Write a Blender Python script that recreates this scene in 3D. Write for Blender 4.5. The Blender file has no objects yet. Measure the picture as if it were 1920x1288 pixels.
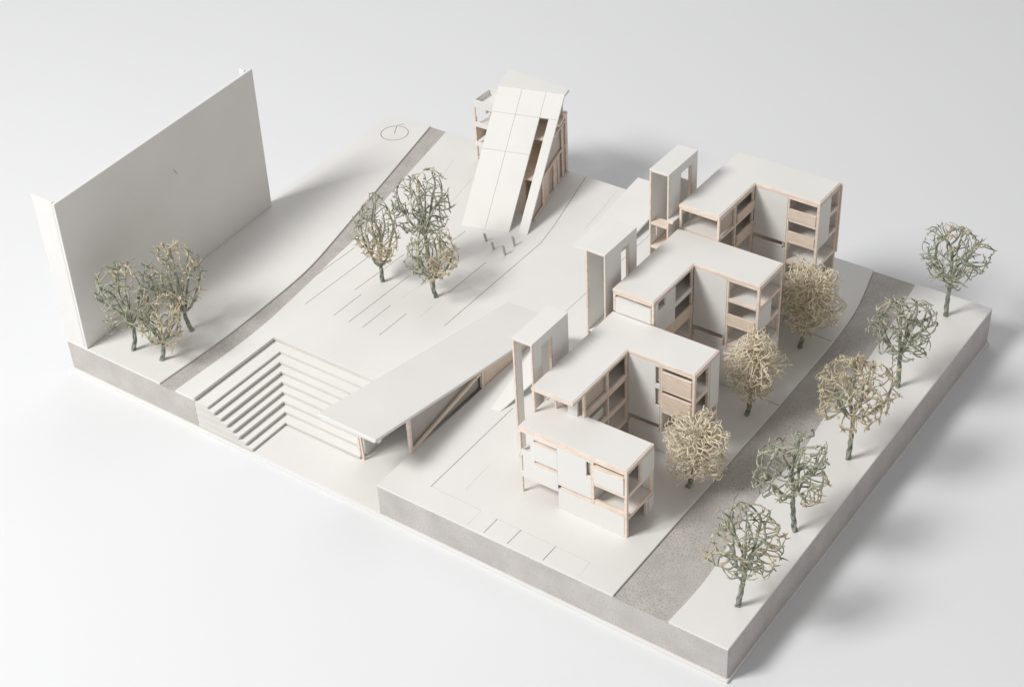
import bpy, math, random
import numpy as np
from mathutils import Vector, Matrix
random.seed(7)
SC = bpy.context.scene
COL = SC.collection
SC.unit_settings.scale_length = 0.0375          # one unit is 3.75 cm of card model

# ------------------------------------------------------------------ camera
cam_d = bpy.data.cameras.new('camera')
cam_d.lens = 57.674; cam_d.sensor_width = 36.0
cam_d.clip_start = 0.1; cam_d.clip_end = 400
cam = bpy.data.objects.new('camera', cam_d); COL.objects.link(cam)
R = (0.81478397, 0.57813288, -0.04346775)
U = (-0.32100225, 0.51229116, 0.7965647)
F = (-0.48278839, 0.63507491, -0.60298858)
m = Matrix(((R[0], U[0], -F[0], 18.42061521), (R[1], U[1], -F[1], -12.53239065),
            (R[2], U[2], -F[2], 16.00034783), (0, 0, 0, 1)))
cam.matrix_world = m
SC.camera = cam

# ------------------------------------------------------------------ light (photo studio: one big soft key, soft room light; plus an added fill)
w = bpy.data.worlds.new('World'); SC.world = w; w.use_nodes = True
w.node_tree.nodes['Background'].inputs[0].default_value = (0.985, 0.965, 0.955, 1)
w.node_tree.nodes['Background'].inputs[1].default_value = 0.335
SC.view_settings.view_transform = 'Standard'
SC.view_settings.look = 'None'
SC.view_settings.exposure = 0.0
SC.view_settings.gamma = 1.0
def softbox(name, loc, target, size, power, col):
    d = bpy.data.lights.new(name, 'AREA'); d.shape = 'RECTANGLE'
    d.size, d.size_y = size; d.energy = power; d.color = col
    o = bpy.data.objects.new(name, d); COL.objects.link(o); o.location = loc
    o.rotation_euler = (Vector(target) - Vector(loc)).to_track_quat('-Z', 'Y').to_euler()
    return o
softbox('key_softbox', (-10.0, -29.0, 39.5), (6, 4, 0), (14.0, 14.0), 22600, (1.0, 0.99, 0.97))
softbox('added_back_fill', (-9.0, 25.0, 33.0), (5, 9, 0), (24, 24), 2300, (0.985, 0.99, 1.0))  # added fill from behind left, brightens the far backdrop and left pavement

# ------------------------------------------------------------------ materials
def mat(name, base, rough=0.7, var=0.04, vscale=1.5, bump=0.0, bscale=60, speck=None, stretch=None, base2=None, nscale2=1.0, spec=0.3):
    mt = bpy.data.materials.new(name); mt.use_nodes = True
    nt = mt.node_tree; bs = nt.nodes['Principled BSDF']
    bs.inputs['Roughness'].default_value = rough
    bs.inputs['Specular IOR Level'].default_value = spec
    tc = nt.nodes.new('ShaderNodeTexCoord')
    geo = nt.nodes.new('ShaderNodeNewGeometry')
    mp = nt.nodes.new('ShaderNodeMapping'); nt.links.new(geo.outputs['Position'], mp.inputs['Vector'])
    if stretch: mp.inputs['Scale'].default_value = stretch
    n = nt.nodes.new('ShaderNodeTexNoise'); n.inputs['Scale'].default_value = vscale; n.inputs['Detail'].default_value = 6
    nt.links.new(mp.outputs[0], n.inputs['Vector'])
    r = nt.nodes.new('ShaderNodeValToRGB')
    lo = tuple(c * (1 - var) for c in base); hi = tuple(min(1, c * (1 + var)) for c in base)
    if base2: lo = base2
    r.color_ramp.elements[0].color = (*lo, 1); r.color_ramp.elements[1].color = (*hi, 1)
    r.color_ramp.elements[0].position = 0.35; r.color_ramp.elements[1].position = 0.65
    nt.links.new(n.outputs['Fac'], r.inputs['Fac'])
    out = r.outputs[0]
    if speck:
        sc, thr, colr, amt = speck
        n2 = nt.nodes.new('ShaderNodeTexNoise'); n2.inputs['Scale'].default_value = sc; n2.inputs['Detail'].default_value = 3
        nt.links.new(geo.outputs['Position'], n2.inputs['Vector'])
        r2 = nt.nodes.new('ShaderNodeValToRGB')
        r2.color_ramp.elements[0].position = thr; r2.color_ramp.elements[1].position = thr + 0.06
        r2.color_ramp.elements[0].color = (0, 0, 0, 1); r2.color_ramp.elements[1].color = (amt, amt, amt, 1)
        nt.links.new(n2.outputs['Fac'], r2.inputs['Fac'])
        mx = nt.nodes.new('ShaderNodeMix'); mx.data_type = 'RGBA'
        nt.links.new(r2.outputs[0], mx.inputs[0]); nt.links.new(out, mx.inputs[6]); mx.inputs[7].default_value = (*colr, 1)
        out = mx.outputs[2]
    nt.links.new(out, bs.inputs['Base Color'])
    if bump:
        nb = nt.nodes.new('ShaderNodeTexNoise'); nb.inputs['Scale'].default_value = bscale; nb.inputs['Detail'].default_value = 4
        nt.links.new(mp.outputs[0], nb.inputs['Vector'])
        bp = nt.nodes.new('ShaderNodeBump'); bp.inputs['Strength'].default_value = bump; bp.inputs['Distance'].default_value = 0.01
        nt.links.new(nb.outputs['Fac'], bp.inputs['Height']); nt.links.new(bp.outputs[0], bs.inputs['Normal'])
    return mt
CARD = mat('white_card', (0.825, 0.815, 0.79), 0.62, 0.018, 0.9, 0.12, 45)
CARD2 = mat('white_board', (0.81, 0.80, 0.778), 0.65, 0.022, 0.7, 0.12, 30, speck=(26, 0.74, (0.60, 0.57, 0.53), 0.5))
EDGE = mat('card_edge', (0.60, 0.57, 0.53), 0.8, 0.08, 8)
GREY = mat('grey_board', (0.575, 0.55, 0.525), 0.85, 0.07, 2.6, 0.5, 45, speck=(46, 0.57, (0.40, 0.37, 0.345), 0.75))
ROADM = mat('road_board', (0.525, 0.50, 0.475), 0.85, 0.07, 3.5, 0.6, 50, speck=(58, 0.545, (0.31, 0.28, 0.255), 0.75))
WOOD = mat('basswood', (0.875, 0.755, 0.665), 0.6, 0.06, 5.0, 0.3, 40, stretch=(1, 1, 3), base2=(0.81, 0.68, 0.585))
WOODP = mat('basswood_panel', (0.80, 0.68, 0.565), 0.6, 0.06, 7.0, 0.3, 40, stretch=(1, 1, 5), base2=(0.75, 0.62, 0.505))
LINE = mat('score_line', (0.27, 0.26, 0.25), 0.9, 0.2, 9)
FAINT = mat('faint_score_line', (0.66, 0.65, 0.63), 0.9, 0.1, 9)
PIN = mat('grey_pin', (0.52, 0.47, 0.43), 0.7, 0.06, 9)
CUT = mat('card_cut_edge', (0.70, 0.685, 0.655), 0.75, 0.03, 3.0, 0.2, 45)
PAPER = mat('backdrop_paper', (0.818, 0.830, 0.848), 0.75, 0.006, 0.15, 0.04, 25)
TAN = mat('dry_tan_twig', (0.66, 0.58, 0.43), 0.85, 0.14, 14, 0.5, 60, base2=(0.48, 0.40, 0.27))
SAGE = mat('sage_twig', (0.48, 0.49, 0.385), 0.8, 0.2, 9, 0.5, 60, base2=(0.19, 0.205, 0.155))
MOSS = mat('cream_moss', (0.82, 0.745, 0.60), 0.85, 0.08, 6, 0.4, 60, base2=(0.72, 0.63, 0.47))
STEM = mat('green_stem', (0.33, 0.35, 0.285), 0.75, 0.2, 14, 0.6, 70, base2=(0.15, 0.17, 0.135))
SMOKE = mat('smoked_acetate', (0.46, 0.43, 0.405), 0.3, 0.03, 3)
PANE = mat('tinted_acetate', (0.60, 0.515, 0.45), 0.35, 0.03, 3)

# ------------------------------------------------------------------ helpers
def gz(x, y): return 0.591 + 0.01117 * y        # the model's ground rises slightly to the back
class MB:
    """collects shapes in world coordinates, links them as ONE mesh object"""
    def __init__(s, jit=0.0): s.v = []; s.f = []; s.m = []; s.jit = jit
    def hexa(s, p, mi=0):
        b = len(s.v)
        j = s.jit
        s.v += [(q[0] + random.uniform(-j, j), q[1] + random.uniform(-j, j), q[2] + random.uniform(-j, j)) for q in p]
        for q in ((0, 3, 2, 1), (4, 5, 6, 7), (0, 1, 5, 4), (1, 2, 6, 5), (2, 3, 7, 6), (3, 0, 4, 7)):
            s.f.append(tuple(b + i for i in q)); s.m.append(mi)
        return s
    def box(s, x0, x1, y0, y1, z0, z1, mi=0):
        return s.hexa([(x0, y0, z0), (x1, y0, z0), (x1, y1, z0), (x0, y1, z0), (x0, y0, z1), (x1, y0, z1), (x1, y1, z1), (x0, y1, z1)], mi)
    def bar(s, a, b, wd, ht, up=(0, 0, 1), mi=0):
        a = Vector(a); b = Vector(b); d = (b - a).normalized(); sd = d.cross(Vector(up)).normalized(); u = sd.cross(d)
        pts = []
        for q in (a, b):
            pts += [q - sd * wd / 2 - u * ht / 2, q + sd * wd / 2 - u * ht / 2, q + sd * wd / 2 + u * ht / 2, q - sd * wd / 2 + u * ht / 2]
        return s.hexa([tuple(p) for p in pts], mi)
    def prism(s, poly, zb, zt, mi=0, mside=None):
        n = len(poly); b = len(s.v)
        fb = zb if callable(zb) else (lambda x, y: zb); ft = zt if callable(zt) else (lambda x, y: zt)
        s.v += [(x, y, fb(x, y)) for x, y in poly] + [(x, y, ft(x, y)) for x, y in poly]
        s.f.append(tuple(b + i for i in reversed(range(n)))); s.m.append(mi)
        s.f.append(tuple(b + n + i for i in range(n))); s.m.append(mi)
        for i in range(n):
            k = (i + 1) % n; s.f.append((b + i, b + k, b + n + k, b + n + i)); s.m.append(mi if mside is None else mside)
        return s
    def slab(s, quad, th, mi=0, mside=None):
        """flat sheet of any outline, thickness th below its face"""
        q = [Vector(p) for p in quad]; nrm = (q[1] - q[0]).cross(q[-1] - q[0]).normalized()
        if nrm.z < 0: nrm = -nrm
        n = len(q); b = len(s.v)
        s.v += [tuple(p - nrm * th) for p in q] + [tuple(p) for p in q]
        s.f.append(tuple(b + i for i in reversed(range(n)))); s.m.append(mi)
        s.f.append(tuple(b + n + i for i in range(n))); s.m.append(mi)
        for i in range(n):
            k = (i + 1) % n; s.f.append((b + i, b + k, b + n + k, b + n + i)); s.m.append(mi if mside is None else mside)
        return s
    def build(s, name, mats, parent=None, smooth=False, bevel=0.0):
        me = bpy.data.meshes.new(name)
        off = Vector((0, 0, 0))
        p = parent
        while p is not None: off += p.location; p = p.parent
        me.from_pydata([(x - off.x, y - off.y, z - off.z) for x, y, z in s.v], [], s.f)
        if not isinstance(mats, (list, tuple)): mats = [mats]
        for q in mats: me.materials.append(q)
        if len(mats) > 1: me.polygons.foreach_set('material_index', s.m)
        if smooth: me.polygons.foreach_set('use_smooth', [True] * len(s.f))
        me.update()
        o = bpy.data.objects.new(name, me); COL.objects.link(o); o.parent = parent
        if bevel:
            b = o.modifiers.new('bevel', 'BEVEL'); b.width = bevel; b.segments = 1; b.limit_method = 'ANGLE'
        return o
def thing(name, label, cat, loc, group=None):
    o = bpy.data.objects.new(name, None); COL.objects.link(o); o.location = loc; o.empty_display_size = 0.1
    o['label'] = label; o['category'] = cat
    if group: o['group'] = group
    return o
def struct(o, kind='structure'): o['kind'] = kind; return o
def part(name, mt, parent, *boxes, jit=0.003, bevel=0.004):
    b = MB(jit)
    for q in boxes: b.box(*q)
    return b.build(name, mt, parent, bevel=bevel)
def grid_wall(plane, c, th, u0, u1, z0, z1, holes=()):
    """sheet in plane 'y' or 'x' at c, thickness th away from the viewer, with rectangular openings"""
    us = sorted({u0, u1, *[h[0] for h in holes], *[h[1] for h in holes]}); zs = sorted({z0, z1, *[h[2] for h in holes], *[h[3] for h in holes]})
    us = [u for u in us if u0 <= u <= u1]; zs = [z for z in zs if z0 <= z <= z1]
    b = MB(0); idx = {}
    solid = lambda i, j: 0 <= i < len(us) - 1 and 0 <= j < len(zs) - 1 and not any(h[0] < (us[i] + us[i+1]) / 2 < h[1] and h[2] < (zs[j] + zs[j+1]) / 2 < h[3] for h in holes)
    def P(i, j, k):
        key = (i, j, k)
        if key not in idx:
            t = c + (th if plane == 'y' else -th) * k
            idx[key] = len(b.v); b.v.append((us[i], t, zs[j]) if plane == 'y' else (t, us[i], zs[j]))
        return idx[key]
    for i in range(len(us) - 1):
        for j in range(len(zs) - 1):
            if not solid(i, j): continue
            b.f.append((P(i, j, 0), P(i+1, j, 0), P(i+1, j+1, 0), P(i, j+1, 0)))
            b.f.append((P(i, j, 1), P(i, j+1, 1), P(i+1, j+1, 1), P(i+1, j, 1)))
            if not solid(i-1, j): b.f.append((P(i, j, 0), P(i, j+1, 0), P(i, j+1, 1), P(i, j, 1)))
            if not solid(i+1, j): b.f.append((P(i+1, j, 0), P(i+1, j, 1), P(i+1, j+1, 1), P(i+1, j+1, 0)))
            if not solid(i, j-1): b.f.append((P(i, j, 0), P(i, j, 1), P(i+1, j, 1), P(i+1, j, 0)))
            if not solid(i, j+1): b.f.append((P(i, j+1, 0), P(i+1, j+1, 0), P(i+1, j+1, 1), P(i, j+1, 1)))
    b.m = [0] * len(b.f)
    return b
def wall(name, mt, parent, *a, **k): return grid_wall(*a, **k).build(name, mt, parent)

# ------------------------------------------------------------------ setting
b = MB(); b.v = [(-90, -70, 0), (90, -70, 0), (90, 110, 0), (-90, 110, 0)]; b.f = [(0, 1, 2, 3)]; b.m = [0]
struct(b.build('backdrop', PAPER))
L, W = 12.0, 8.325
TH = 0.034
sub = lambda x, y: gz(x, y) - TH                     # top of the grey core under the white boards
# foam sheet under everything
b = MB(0.004); b.box(-0.03, 12.03, -0.035, W + 0.02, 0.0, 0.048)
struct(b.build('base_plate', CARD2, bevel=0.008))
# grey core in pieces round the sunken court
b = MB(); b.prism([(0, 0), (2.80, 0), (2.80, 1.86), (5.38, 1.86), (5.38, 3.55), (6.37, 3.55), (6.37, 0), (L, 0), (L, W), (0, W)], 0.05, sub)
struct(b.build('ground', GREY, bevel=0.006))
def board(name, poly, mt=CARD2):
    b = MB(); b.prism(poly, lambda x, y: sub(x, y) + 0.0015, lambda x, y: gz(x, y), 0)
    return struct(b.build(name, mt, bevel=0.006))
def smooth_line(pts, n=6):
    out = []
    P = [pts[0]] + list(pts) + [pts[-1]]
    for i in range(1, len(P) - 2):
        for k in range(n):
            t = k / n; a, b_, c, d = P[i-1], P[i], P[i+1], P[i+2]
            out.append(tuple(0.5 * (2*b_[q] + (c[q]-a[q])*t + (2*a[q]-5*b_[q]+4*c[q]-d[q])*t*t + (3*b_[q]-a[q]-3*c[q]+d[q])*t**3) for q in (0, 1)))
    out.append(tuple(pts[-1])); return out
RL = smooth_line([(2.075, 0.0), (2.131, 1.378), (2.105, 2.413), (2.056, 3.257), (1.953, 3.92), (1.684, 5.088), (1.491, 5.913), (0.92, W)])
RR = smooth_line([(2.403, 0.0), (2.449, 1.655), (2.338, 2.936), (2.187, 4.062), (2.101, 4.759), (1.76, 6.033), (1.302, W)])
PRt = smooth_line([(10.304, 0.0), (10.312, 3.525), (10.306, 5.679), (10.24, 7.1), (9.989, W)])
SL = smooth_line([(11.131, 0.0), (11.16, 0.938), (11.05, 2.0), (10.99, 2.75), (11.06, 3.7), (10.97, 4.8), (10.907, 6.434), (10.724, W)])
left_pave = board('pavement', [(0, 0)] + RL + [(0, W)])
plaza = board('plaza', RR[::-1] + [(2.79, 0.0), (2.79, 1.835), (5.38, 1.835), (5.38, 3.55), (6.362, 3.55), (6.362, W)])
terrace = board('terrace', [(6.366, 0)] + PRt + [(6.366, W)])
right_pave = board('pavement.001', SL + [(L, W), (L, 0)][0:2] if False else SL[::-1] + [(L, 0), (L, W)])
def road(poly):
    b = MB(); b.prism(poly, lambda x, y: sub(x, y) + 0.0012, lambda x, y: sub(x, y) + 0.004)
    return struct(b.build('road', ROADM))
g = 0.004
road([(x + g, y) for x, y in RL] + [(x - g, y) for x, y in RR[::-1]])
road([(x + g, y) for x, y in PRt] + [(x - g, y) for x, y in SL[::-1]])
# court floor
b = MB(); b.prism([(3.90, 0.0), (6.366, 0.0), (6.366, 3.5), (5.40, 3.5), (5.40, 0.74), (3.90, 0.74)], 0.0482, 0.058)
struct(b.build('court_floor', CARD2, bevel=0.003))
# score lines cut into the boards
def lines(par, segs, mt, wd=0.010):
    for (x0, y0, x1, y1) in segs:
        b = MB(); d = Vector((x1 - x0, y1 - y0)); n = max(1, int(d.length / 0.8)); d.normalize(); nx, ny = -d.y * wd / 2, d.x * wd / 2
        P = []
        for i in range(n + 1):
            t = i / n; P.append((x0 + (x1 - x0) * t, y0 + (y1 - y0) * t))
        poly = [(x + nx, y + ny) for x, y in P] + [(x - nx, y - ny) for x, y in P[::-1]]
        b.prism(poly[::-1], lambda x, y: gz(x, y) - 0.004, lambda x, y: gz(x, y) + 0.0012)
        b.build('score_line', mt, par)
lines(plaza, [(2.65, 2.74, 2.68, 4.31), (3.09, 3.46, 3.15, 4.69), (3.25, 2.75, 3.26, 3.43), (3.57, 2.74, 3.61, 4.27), (3.85, 2.75, 3.86, 3.44),
              (4.21, 2.73, 4.22, 3.40), (4.46, 4.19, 4.47, 5.22), (4.94, 3.46, 4.93, 6.18), (4.93, 6.18, 4.82, 6.75), (4.82, 6.75, 4.43, 8.31),
              (2.27, 3.46, 2.30, 4.44), (3.60, 5.43, 3.62, 5.80)], LINE)
lines(plaza, [(3.88, 3.69, 4.10, 5.20), (4.46, 3.45, 4.46, 4.18), (2.27, 6.81, 2.04, 7.56), (2.87, 6.39, 2.71, 7.22), (2.60, 5.6, 2.42, 6.4), (5.27, 7.45, 5.14, 8.25), (5.27, 7.45, 5.33, 6.9)], FAINT)
lines(terrace, [(7.04, 0.38, 7.03, 2.39), (8.21, 0.35, 8.21, 0.04), (8.61, 0.35, 8.60, 0.04), (9.18, 0.35, 9.18, 0.04),
                (9.98, 4.51, 10.30, 4.50), (9.95, 6.29, 10.27, 6.27), (9.93, 2.75, 10.30, 2.74)], LINE)
lines(terrace, [(7.04, 0.39, 7.93, 0.37), (7.93, 0.37, 7.93, 0.05), (7.49, 0.59, 7.47, 1.21), (9.73, 0.34, 9.74, 0.05), (8.21, 0.35, 9.73, 0.34)], FAINT, 0.008)
# north arrow drawn on the left board
b = MB(); cx, cy, r0, r1 = 0.502, 7.76, 0.252, 0.265; N = 48
for i in range(N):
    a = 2 * math.pi * i / N; c_, s_ = math.cos(a), math.sin(a)
    b.v += [(cx + r0 * c_, cy + r0 * s_, gz(0, cy + r0 * s_) + 0.002), (cx + r1 * c_, cy + r1 * s_, gz(0, cy + r1 * s_) + 0.002)]
for i in range(N):
    k = (i + 1) % N; b.f.append((2*i, 2*i+1, 2*k+1, 2*k)); b.m.append(0)
b.build('north_arrow_circle', LINE, left_pave)
lines(left_pave, [(0.51, 7.743, 0.364, 8.00), (0.364, 8.00, 0.445, 8.12)], LINE, 0.013)

# ------------------------------------------------------------------ stepped seating
st = thing('stepped_seating', 'white card steps folding down on two sides into the sunken court', 'steps', (2.8, 0.0, 0.05))
CX = [2.83, 3.079, 3.208, 3.33, 3.445, 3.556, 3.668, 3.79, 3.915]
CY = [1.781, 1.631, 1.475, 1.362, 1.237, 1.118, 0.997, 0.884, 0.741]
CZ = [0.632, 0.556, 0.505, 0.440, 0.372, 0.306, 0.242, 0.172, 0.109]
for i in range(9):
    zb = CZ[i+1] + 0.0015 if i < 8 else 0.0595
    if i == 0:
        zb = 0.5575
    ox, oy = (2.803, 1.857)
    if i == 0: ox, oy = 2.785, 1.83
    x, y = CX[i], CY[i]
    poly = [(ox, -0.002 + 0.005 * (i % 2)), (x, -0.002 + 0.005 * (i % 2)), (x, y), (5.385, y), (5.385, oy), (ox, oy)]
    zm = CZ[i] - 0.036 if i else CZ[i] - 0.048
    b = MB(0.0); b.prism(poly, zm, CZ[i], 0, 1)
    sp = b.build('step', [CARD, CUT], st, bevel=0.0012)
    rc = 0.022                                   # the sheet below is cut shorter: a dark gap under each tread
    poly2 = [(ox, poly[0][1] + .001), (x - rc, poly[0][1] + .001), (x - rc, y + .006), (5.383, y + .006), (5.383, oy), (ox, oy)]
    b = MB(0.0); b.prism(poly2, zb, zm - 0.0008, 0); b.build('spacer_sheet', CUT, sp)

# ------------------------------------------------------------------ sloping canopy over the court
cn = thing('sloping_canopy', 'long white tilted roof rising from the plaza over the steps, carried on wood posts', 'pavilion', (6.3, 0.78, 0.6))
cz = lambda y: 1.39 - (y - 0.07) * (1.39 - 0.655) / (4.50 - 0.07)
b = MB(); b.slab([(5.335, 0.075, cz(0.075)), (6.40, 0.055, cz(0.055)), (6.385, 4.53, 0.655), (5.43, 4.50, 0.655)], 0.05, 0, 1)
b.build('roof', [CARD, CARD2], cn, bevel=0.006)
part('fascia', CARD, cn, (5.35, 6.33, 0.10, 0.14, cz(0.1) - 0.12, cz(0.1) - 0.054))
part('fascia', CARD, cn, (6.22, 6.36, 0.16, 0.22, cz(0.1) - 0.155, cz(0.1) - 0.07))
for (y, s) in ((0.80, 0.052), (2.54, 0.05)):
    part('post', WOOD, cn, (6.335, 6.335 + 0.05, y - 0.022, y + 0.03, gz(0, y) + 0.001, cz(y) - 0.052))
MB(0.002).bar((6.362, 0.84, gz(0, .8) + 0.03), (6.362, 2.50, cz(2.5) - 0.075), 0.035, 0.045).build('brace', WOODP, cn, bevel=0.004)
MB(0.0).hexa([(6.30, 0.85, 0.602), (6.312, 0.85, 0.602), (6.312, 2.5, 0.62), (6.30, 2.5, 0.62), (6.30, 0.85, cz(.85) - .053), (6.312, 0.85, cz(.85) - .053), (6.312, 2.5, cz(2.5) - .053), (6.30, 2.5, cz(2.5) - .053)]).build('infill_panel', SMOKE, cn)
MB(0.0).hexa([(6.335, 2.60, 0.622), (6.365, 2.60, 0.622), (6.365, 4.2, 0.64), (6.335, 4.2, 0.64), (6.335, 2.60, cz(2.6) - .053), (6.365, 2.60, cz(2.6) - .053), (6.365, 4.2, cz(4.2) - .053), (6.335, 4.2, cz(4.2) - .053)]).build('wood_panel', WOODP, cn)
MB(0.0).hexa([(5.388, 0.86, 0.06), (5.418, 0.86, 0.06), (5.418, 3.5, 0.06), (5.388, 3.5, 0.06), (5.388, 0.86, cz(.86) - .055), (5.418, 0.86, cz(.86) - .055), (5.418, 3.5, cz(3.5) - .055), (5.388, 3.5, cz(3.5) - .055)]).build('side_wall', CARD, cn)
MB(0.0).bar((5.375, 0.78, 0.06), (5.36, 0.79, cz(.8) - .055), 0.04, 0.04, up=(0, 1, 0)).build('post', WOOD, cn, bevel=0.003)
MB(0.0).bar((5.445, 0.77, 0.06), (5.395, 0.77, cz(.77) - .06), 0.035, 0.035, up=(0, 1, 0)).build('prop', WOOD, cn, bevel=0.003)

# second low canopy behind the towers
c2 = thing('low_canopy', 'plain white sheet tilting up out of the ground behind the stair towers', 'pavilion', (5.45, 6.37, 0.66))
b = MB(); b.slab([(5.45, 6.37, 0.668), (6.22, 6.37, 0.668), (6.22, 8.42, 0.94), (5.45, 8.42, 0.94)], 0.04)
b.build('roof', CARD, c2, bevel=0.005)
for y_ in (7.0, 7.6, 8.2): part('post', WOODP, c2, (6.12, 6.15, y_, y_ + .045, gz(0, y_) + .002, 0.668 + (y_ - 6.37) * .1327 - .043))
# folded flap beside the nearest tower
fl = thing('folded_ramp', 'small pointed white flap lifting off the ground beside the front stair tower', 'ramp', (6.77, 2.2, 0.6))
b = MB(); b.slab([(6.764, 2.207, 0.625), (6.921, 2.218, 0.625), (7.12, 3.3, 0.86), (6.90, 4.05, 1.0), (6.62, 3.95, 0.98)], 0.03)
b.build('sheet', CARD, fl, bevel=0.004)
part('support', CARD, fl, (6.8, 6.83, 3.2, 3.24, 0.63, 0.80))

# ------------------------------------------------------------------ tall screen wall
sw = thing('tall_screen_wall', 'huge blank white card wall, grey on its shaded face, at the far left', 'wall', (0.45, 0.02, 0.6))
b = MB(); A0, A1 = (0.474, 0.004), (0.191, 4.67); T0, T1 = (0.545, -0.004), (0.150, 4.74); t = 0.055
b.hexa([(A0[0] - t, A0[1], 0.592), (A0[0], A0[1], 0.592), (A1[0], A1[1], 0.644), (A1[0] - t, A1[1], 0.644),
        (T0[0] - t, T0[1], 3.308), (T0[0], T0[1], 3.308), (T1[0], T1[1], 3.293), (T1[0] - t, T1[1], 3.293)])
b.build('panel', CARD, sw, bevel=0.006)
b = MB(); b.hexa([(0.02, 0.012, 0.593), (0.40, 0.012, 0.593), (0.40, 0.062, 0.593), (0.02, 0.062, 0.593), (0.03, 0.004, 3.33), (0.475, 0.004, 3.31), (0.475, 0.054, 3.31), (0.03, 0.054, 3.33)])
b.build('return_panel', CARD, sw, bevel=0.006)
b = MB(); b.hexa([(-0.25 + .3, 4.60, 0.644), (0.132, 4.60, 0.644), (0.132, 4.65, 0.644), (-0.25 + .3, 4.65, 0.644), (-0.03, 4.60, 3.315), (0.085, 4.60, 3.30), (0.085, 4.65, 3.30), (-0.03, 4.65, 3.315)])
b.build('return_panel', CARD, sw, bevel=0.006)

b = MB(); pts = [(2.51, 2.555), (2.53, 2.52), (2.55, 2.49), (2.585, 2.43)]; wv = [.001, .005, .007, .002]
fx = lambda y, z: (lambda a_, b_: a_ + (b_ - a_) * (z - .6) / 2.7)(.474 - .283 * y / 4.67, .545 - .395 * y / 4.74) + .003
for (y_, z_), w_ in zip(pts, wv): b.v += [(fx(y_, z_), y_ - w_, z_ - w_), (fx(y_, z_), y_ + w_, z_ + w_)]
b.f = [(0, 1, 3, 2), (2, 3, 5, 4), (4, 5, 7, 6)]; b.m = [0] * 3
b.build('scuff_mark', mat('scuff', (0.55, 0.45, 0.41), 0.8), sw)

# ------------------------------------------------------------------ triangular building
tb = thing('wedge_building', 'steep white sloping roof sheet with a long slot cut in it, wood framed side', 'building', (3.8, 6.3, 0.65))
A = Vector((3.46, 5.894, 0.659)); B = Vector((4.60, 6.238, 0.662)); TL = Vector((2.985, 7.79, 2.35)); TR = Vector((4.16, 8.11, 2.35))
def sh(u, v): return A.lerp(B, u).lerp(TL.lerp(TR, u), v)
def sheetpiece(u0, u1, v0, v1, name='roof_panel'):
    gp, gq = 0.0020, 0.0006
    b = MB(); b.slab([sh(u0 + gp, v0 + gq), sh(u1 - gp, v0 + gq), sh(u1 - gp, v1 - gq), sh(u0 + gp, v1 - gq)], 0.045)
    return b.build(name, CARD, tb, bevel=0.0012)
for (u0, u1) in ((0, .36), (.36, .724)):
    for (v0, v1) in ((0.0, .55), (.55, .815), (.815, 1.0)):
        sheetpiece(u0, u1, v0, v1)
sheetpiece(.724, 1.0, .815, 1.0)
sheetpiece(.86, 1.0, 0.0, .815)
b = MB(); b.slab([TL + Vector((0.005, 0.012, 0.012)), TR + Vector((0.01, 0.012, 0.012)), Vector((4.135, 8.29, 2.362)), Vector((2.80, 8.36, 2.362))], 0.05)
b.build('top_sheet', CARD, tb, bevel=0.004)
# backing sheet rails under the joints
for u in (0.36,):
    MB(0).bar(sh(u, 0.02) - Vector((0, -.05, .05)), sh(u, 0.97) - Vector((0, -.05, .05)), 0.06, 0.03).build('rafter', WOOD, tb)
e2 = (Vector((4.041, 8.326)) - B.xy)
def wp(t, z, inn=0.0):
    p = B.xy + e2 * t; n = Vector((-e2.y, e2.x)).normalized(); p = p + n * inn
    return (p.x, p.y, z)
def roofz(t): return 0.66 + (2.30 - 0.66) * t
# side: acetate sheet behind a wood frame
b = MB(); N = [wp(0.03, 0.67, .06), wp(0.985, 0.69, .06), wp(0.985, 1.83, .06), wp(0.60, 1.56, .06)]
b.v = [wp(0.02, .668, .06), wp(.985, .69, .06), wp(.985, 1.85, .06), wp(.72, 1.80, .06), wp(0.02, .668, .075), wp(.985, .69, .075), wp(.985, 1.85, .075), wp(.72, 1.80, .075)]
b.f = [(0, 1, 2, 3), (7, 6, 5, 4), (0, 4, 5, 1), (1, 5, 6, 2), (2, 6, 7, 3), (3, 7, 4, 0)]; b.m = [0] * 6
b.build('side_pane', PANE, tb)
def fr(name, a, b_, wd=0.03, ht=0.03, mt=WOOD): return MB(0.001).bar(a, b_, wd, ht, up=(0.3, 1, 0.01) if abs(a[2] - b_[2]) > .5 * (Vector(a) - Vector(b_)).length * 1.9 else (0, 0, 1)).build(name, mt, tb)
for t in (0.42, 0.69, 0.73, 0.79, 0.90):
    fr('post', wp(t, 0.665 + .02 * t, .03), wp(t, 1.22 if t < .6 else (1.25 if t < .85 else 1.75), .03))
fr('post', wp(0.985, 0.69, 0.02), wp(0.985, 1.90, .02), 0.05, 0.05)
fr('beam', wp(0.42, 1.235, .03), wp(0.99, 1.245, .03))
fr('beam', wp(0.72, 1.70, .03), wp(0.99, 1.72, .03))
fr('beam', wp(0.80, 1.83, .03), wp(1.0, 1.86, .03), 0.09, 0.04)
fr('beam', wp(0.20, 0.69, .03), wp(0.60, 0.70, .03), 0.03, 0.025)
b = MB(); b.v = [wp(.44, .68, .045), wp(.58, .685, .045), wp(.58, 1.22, .045), wp(.44, 1.22, .045), wp(.44, .68, .055), wp(.58, .685, .055), wp(.58, 1.22, .055), wp(.44, 1.22, .055)]
b.f = [(0, 1, 2, 3), (7, 6, 5, 4), (0, 4, 5, 1), (1, 5, 6, 2), (2, 6, 7, 3), (3, 7, 4, 0)]; b.m = [0] * 6
b.build('wood_panel', WOODP, tb)
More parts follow.
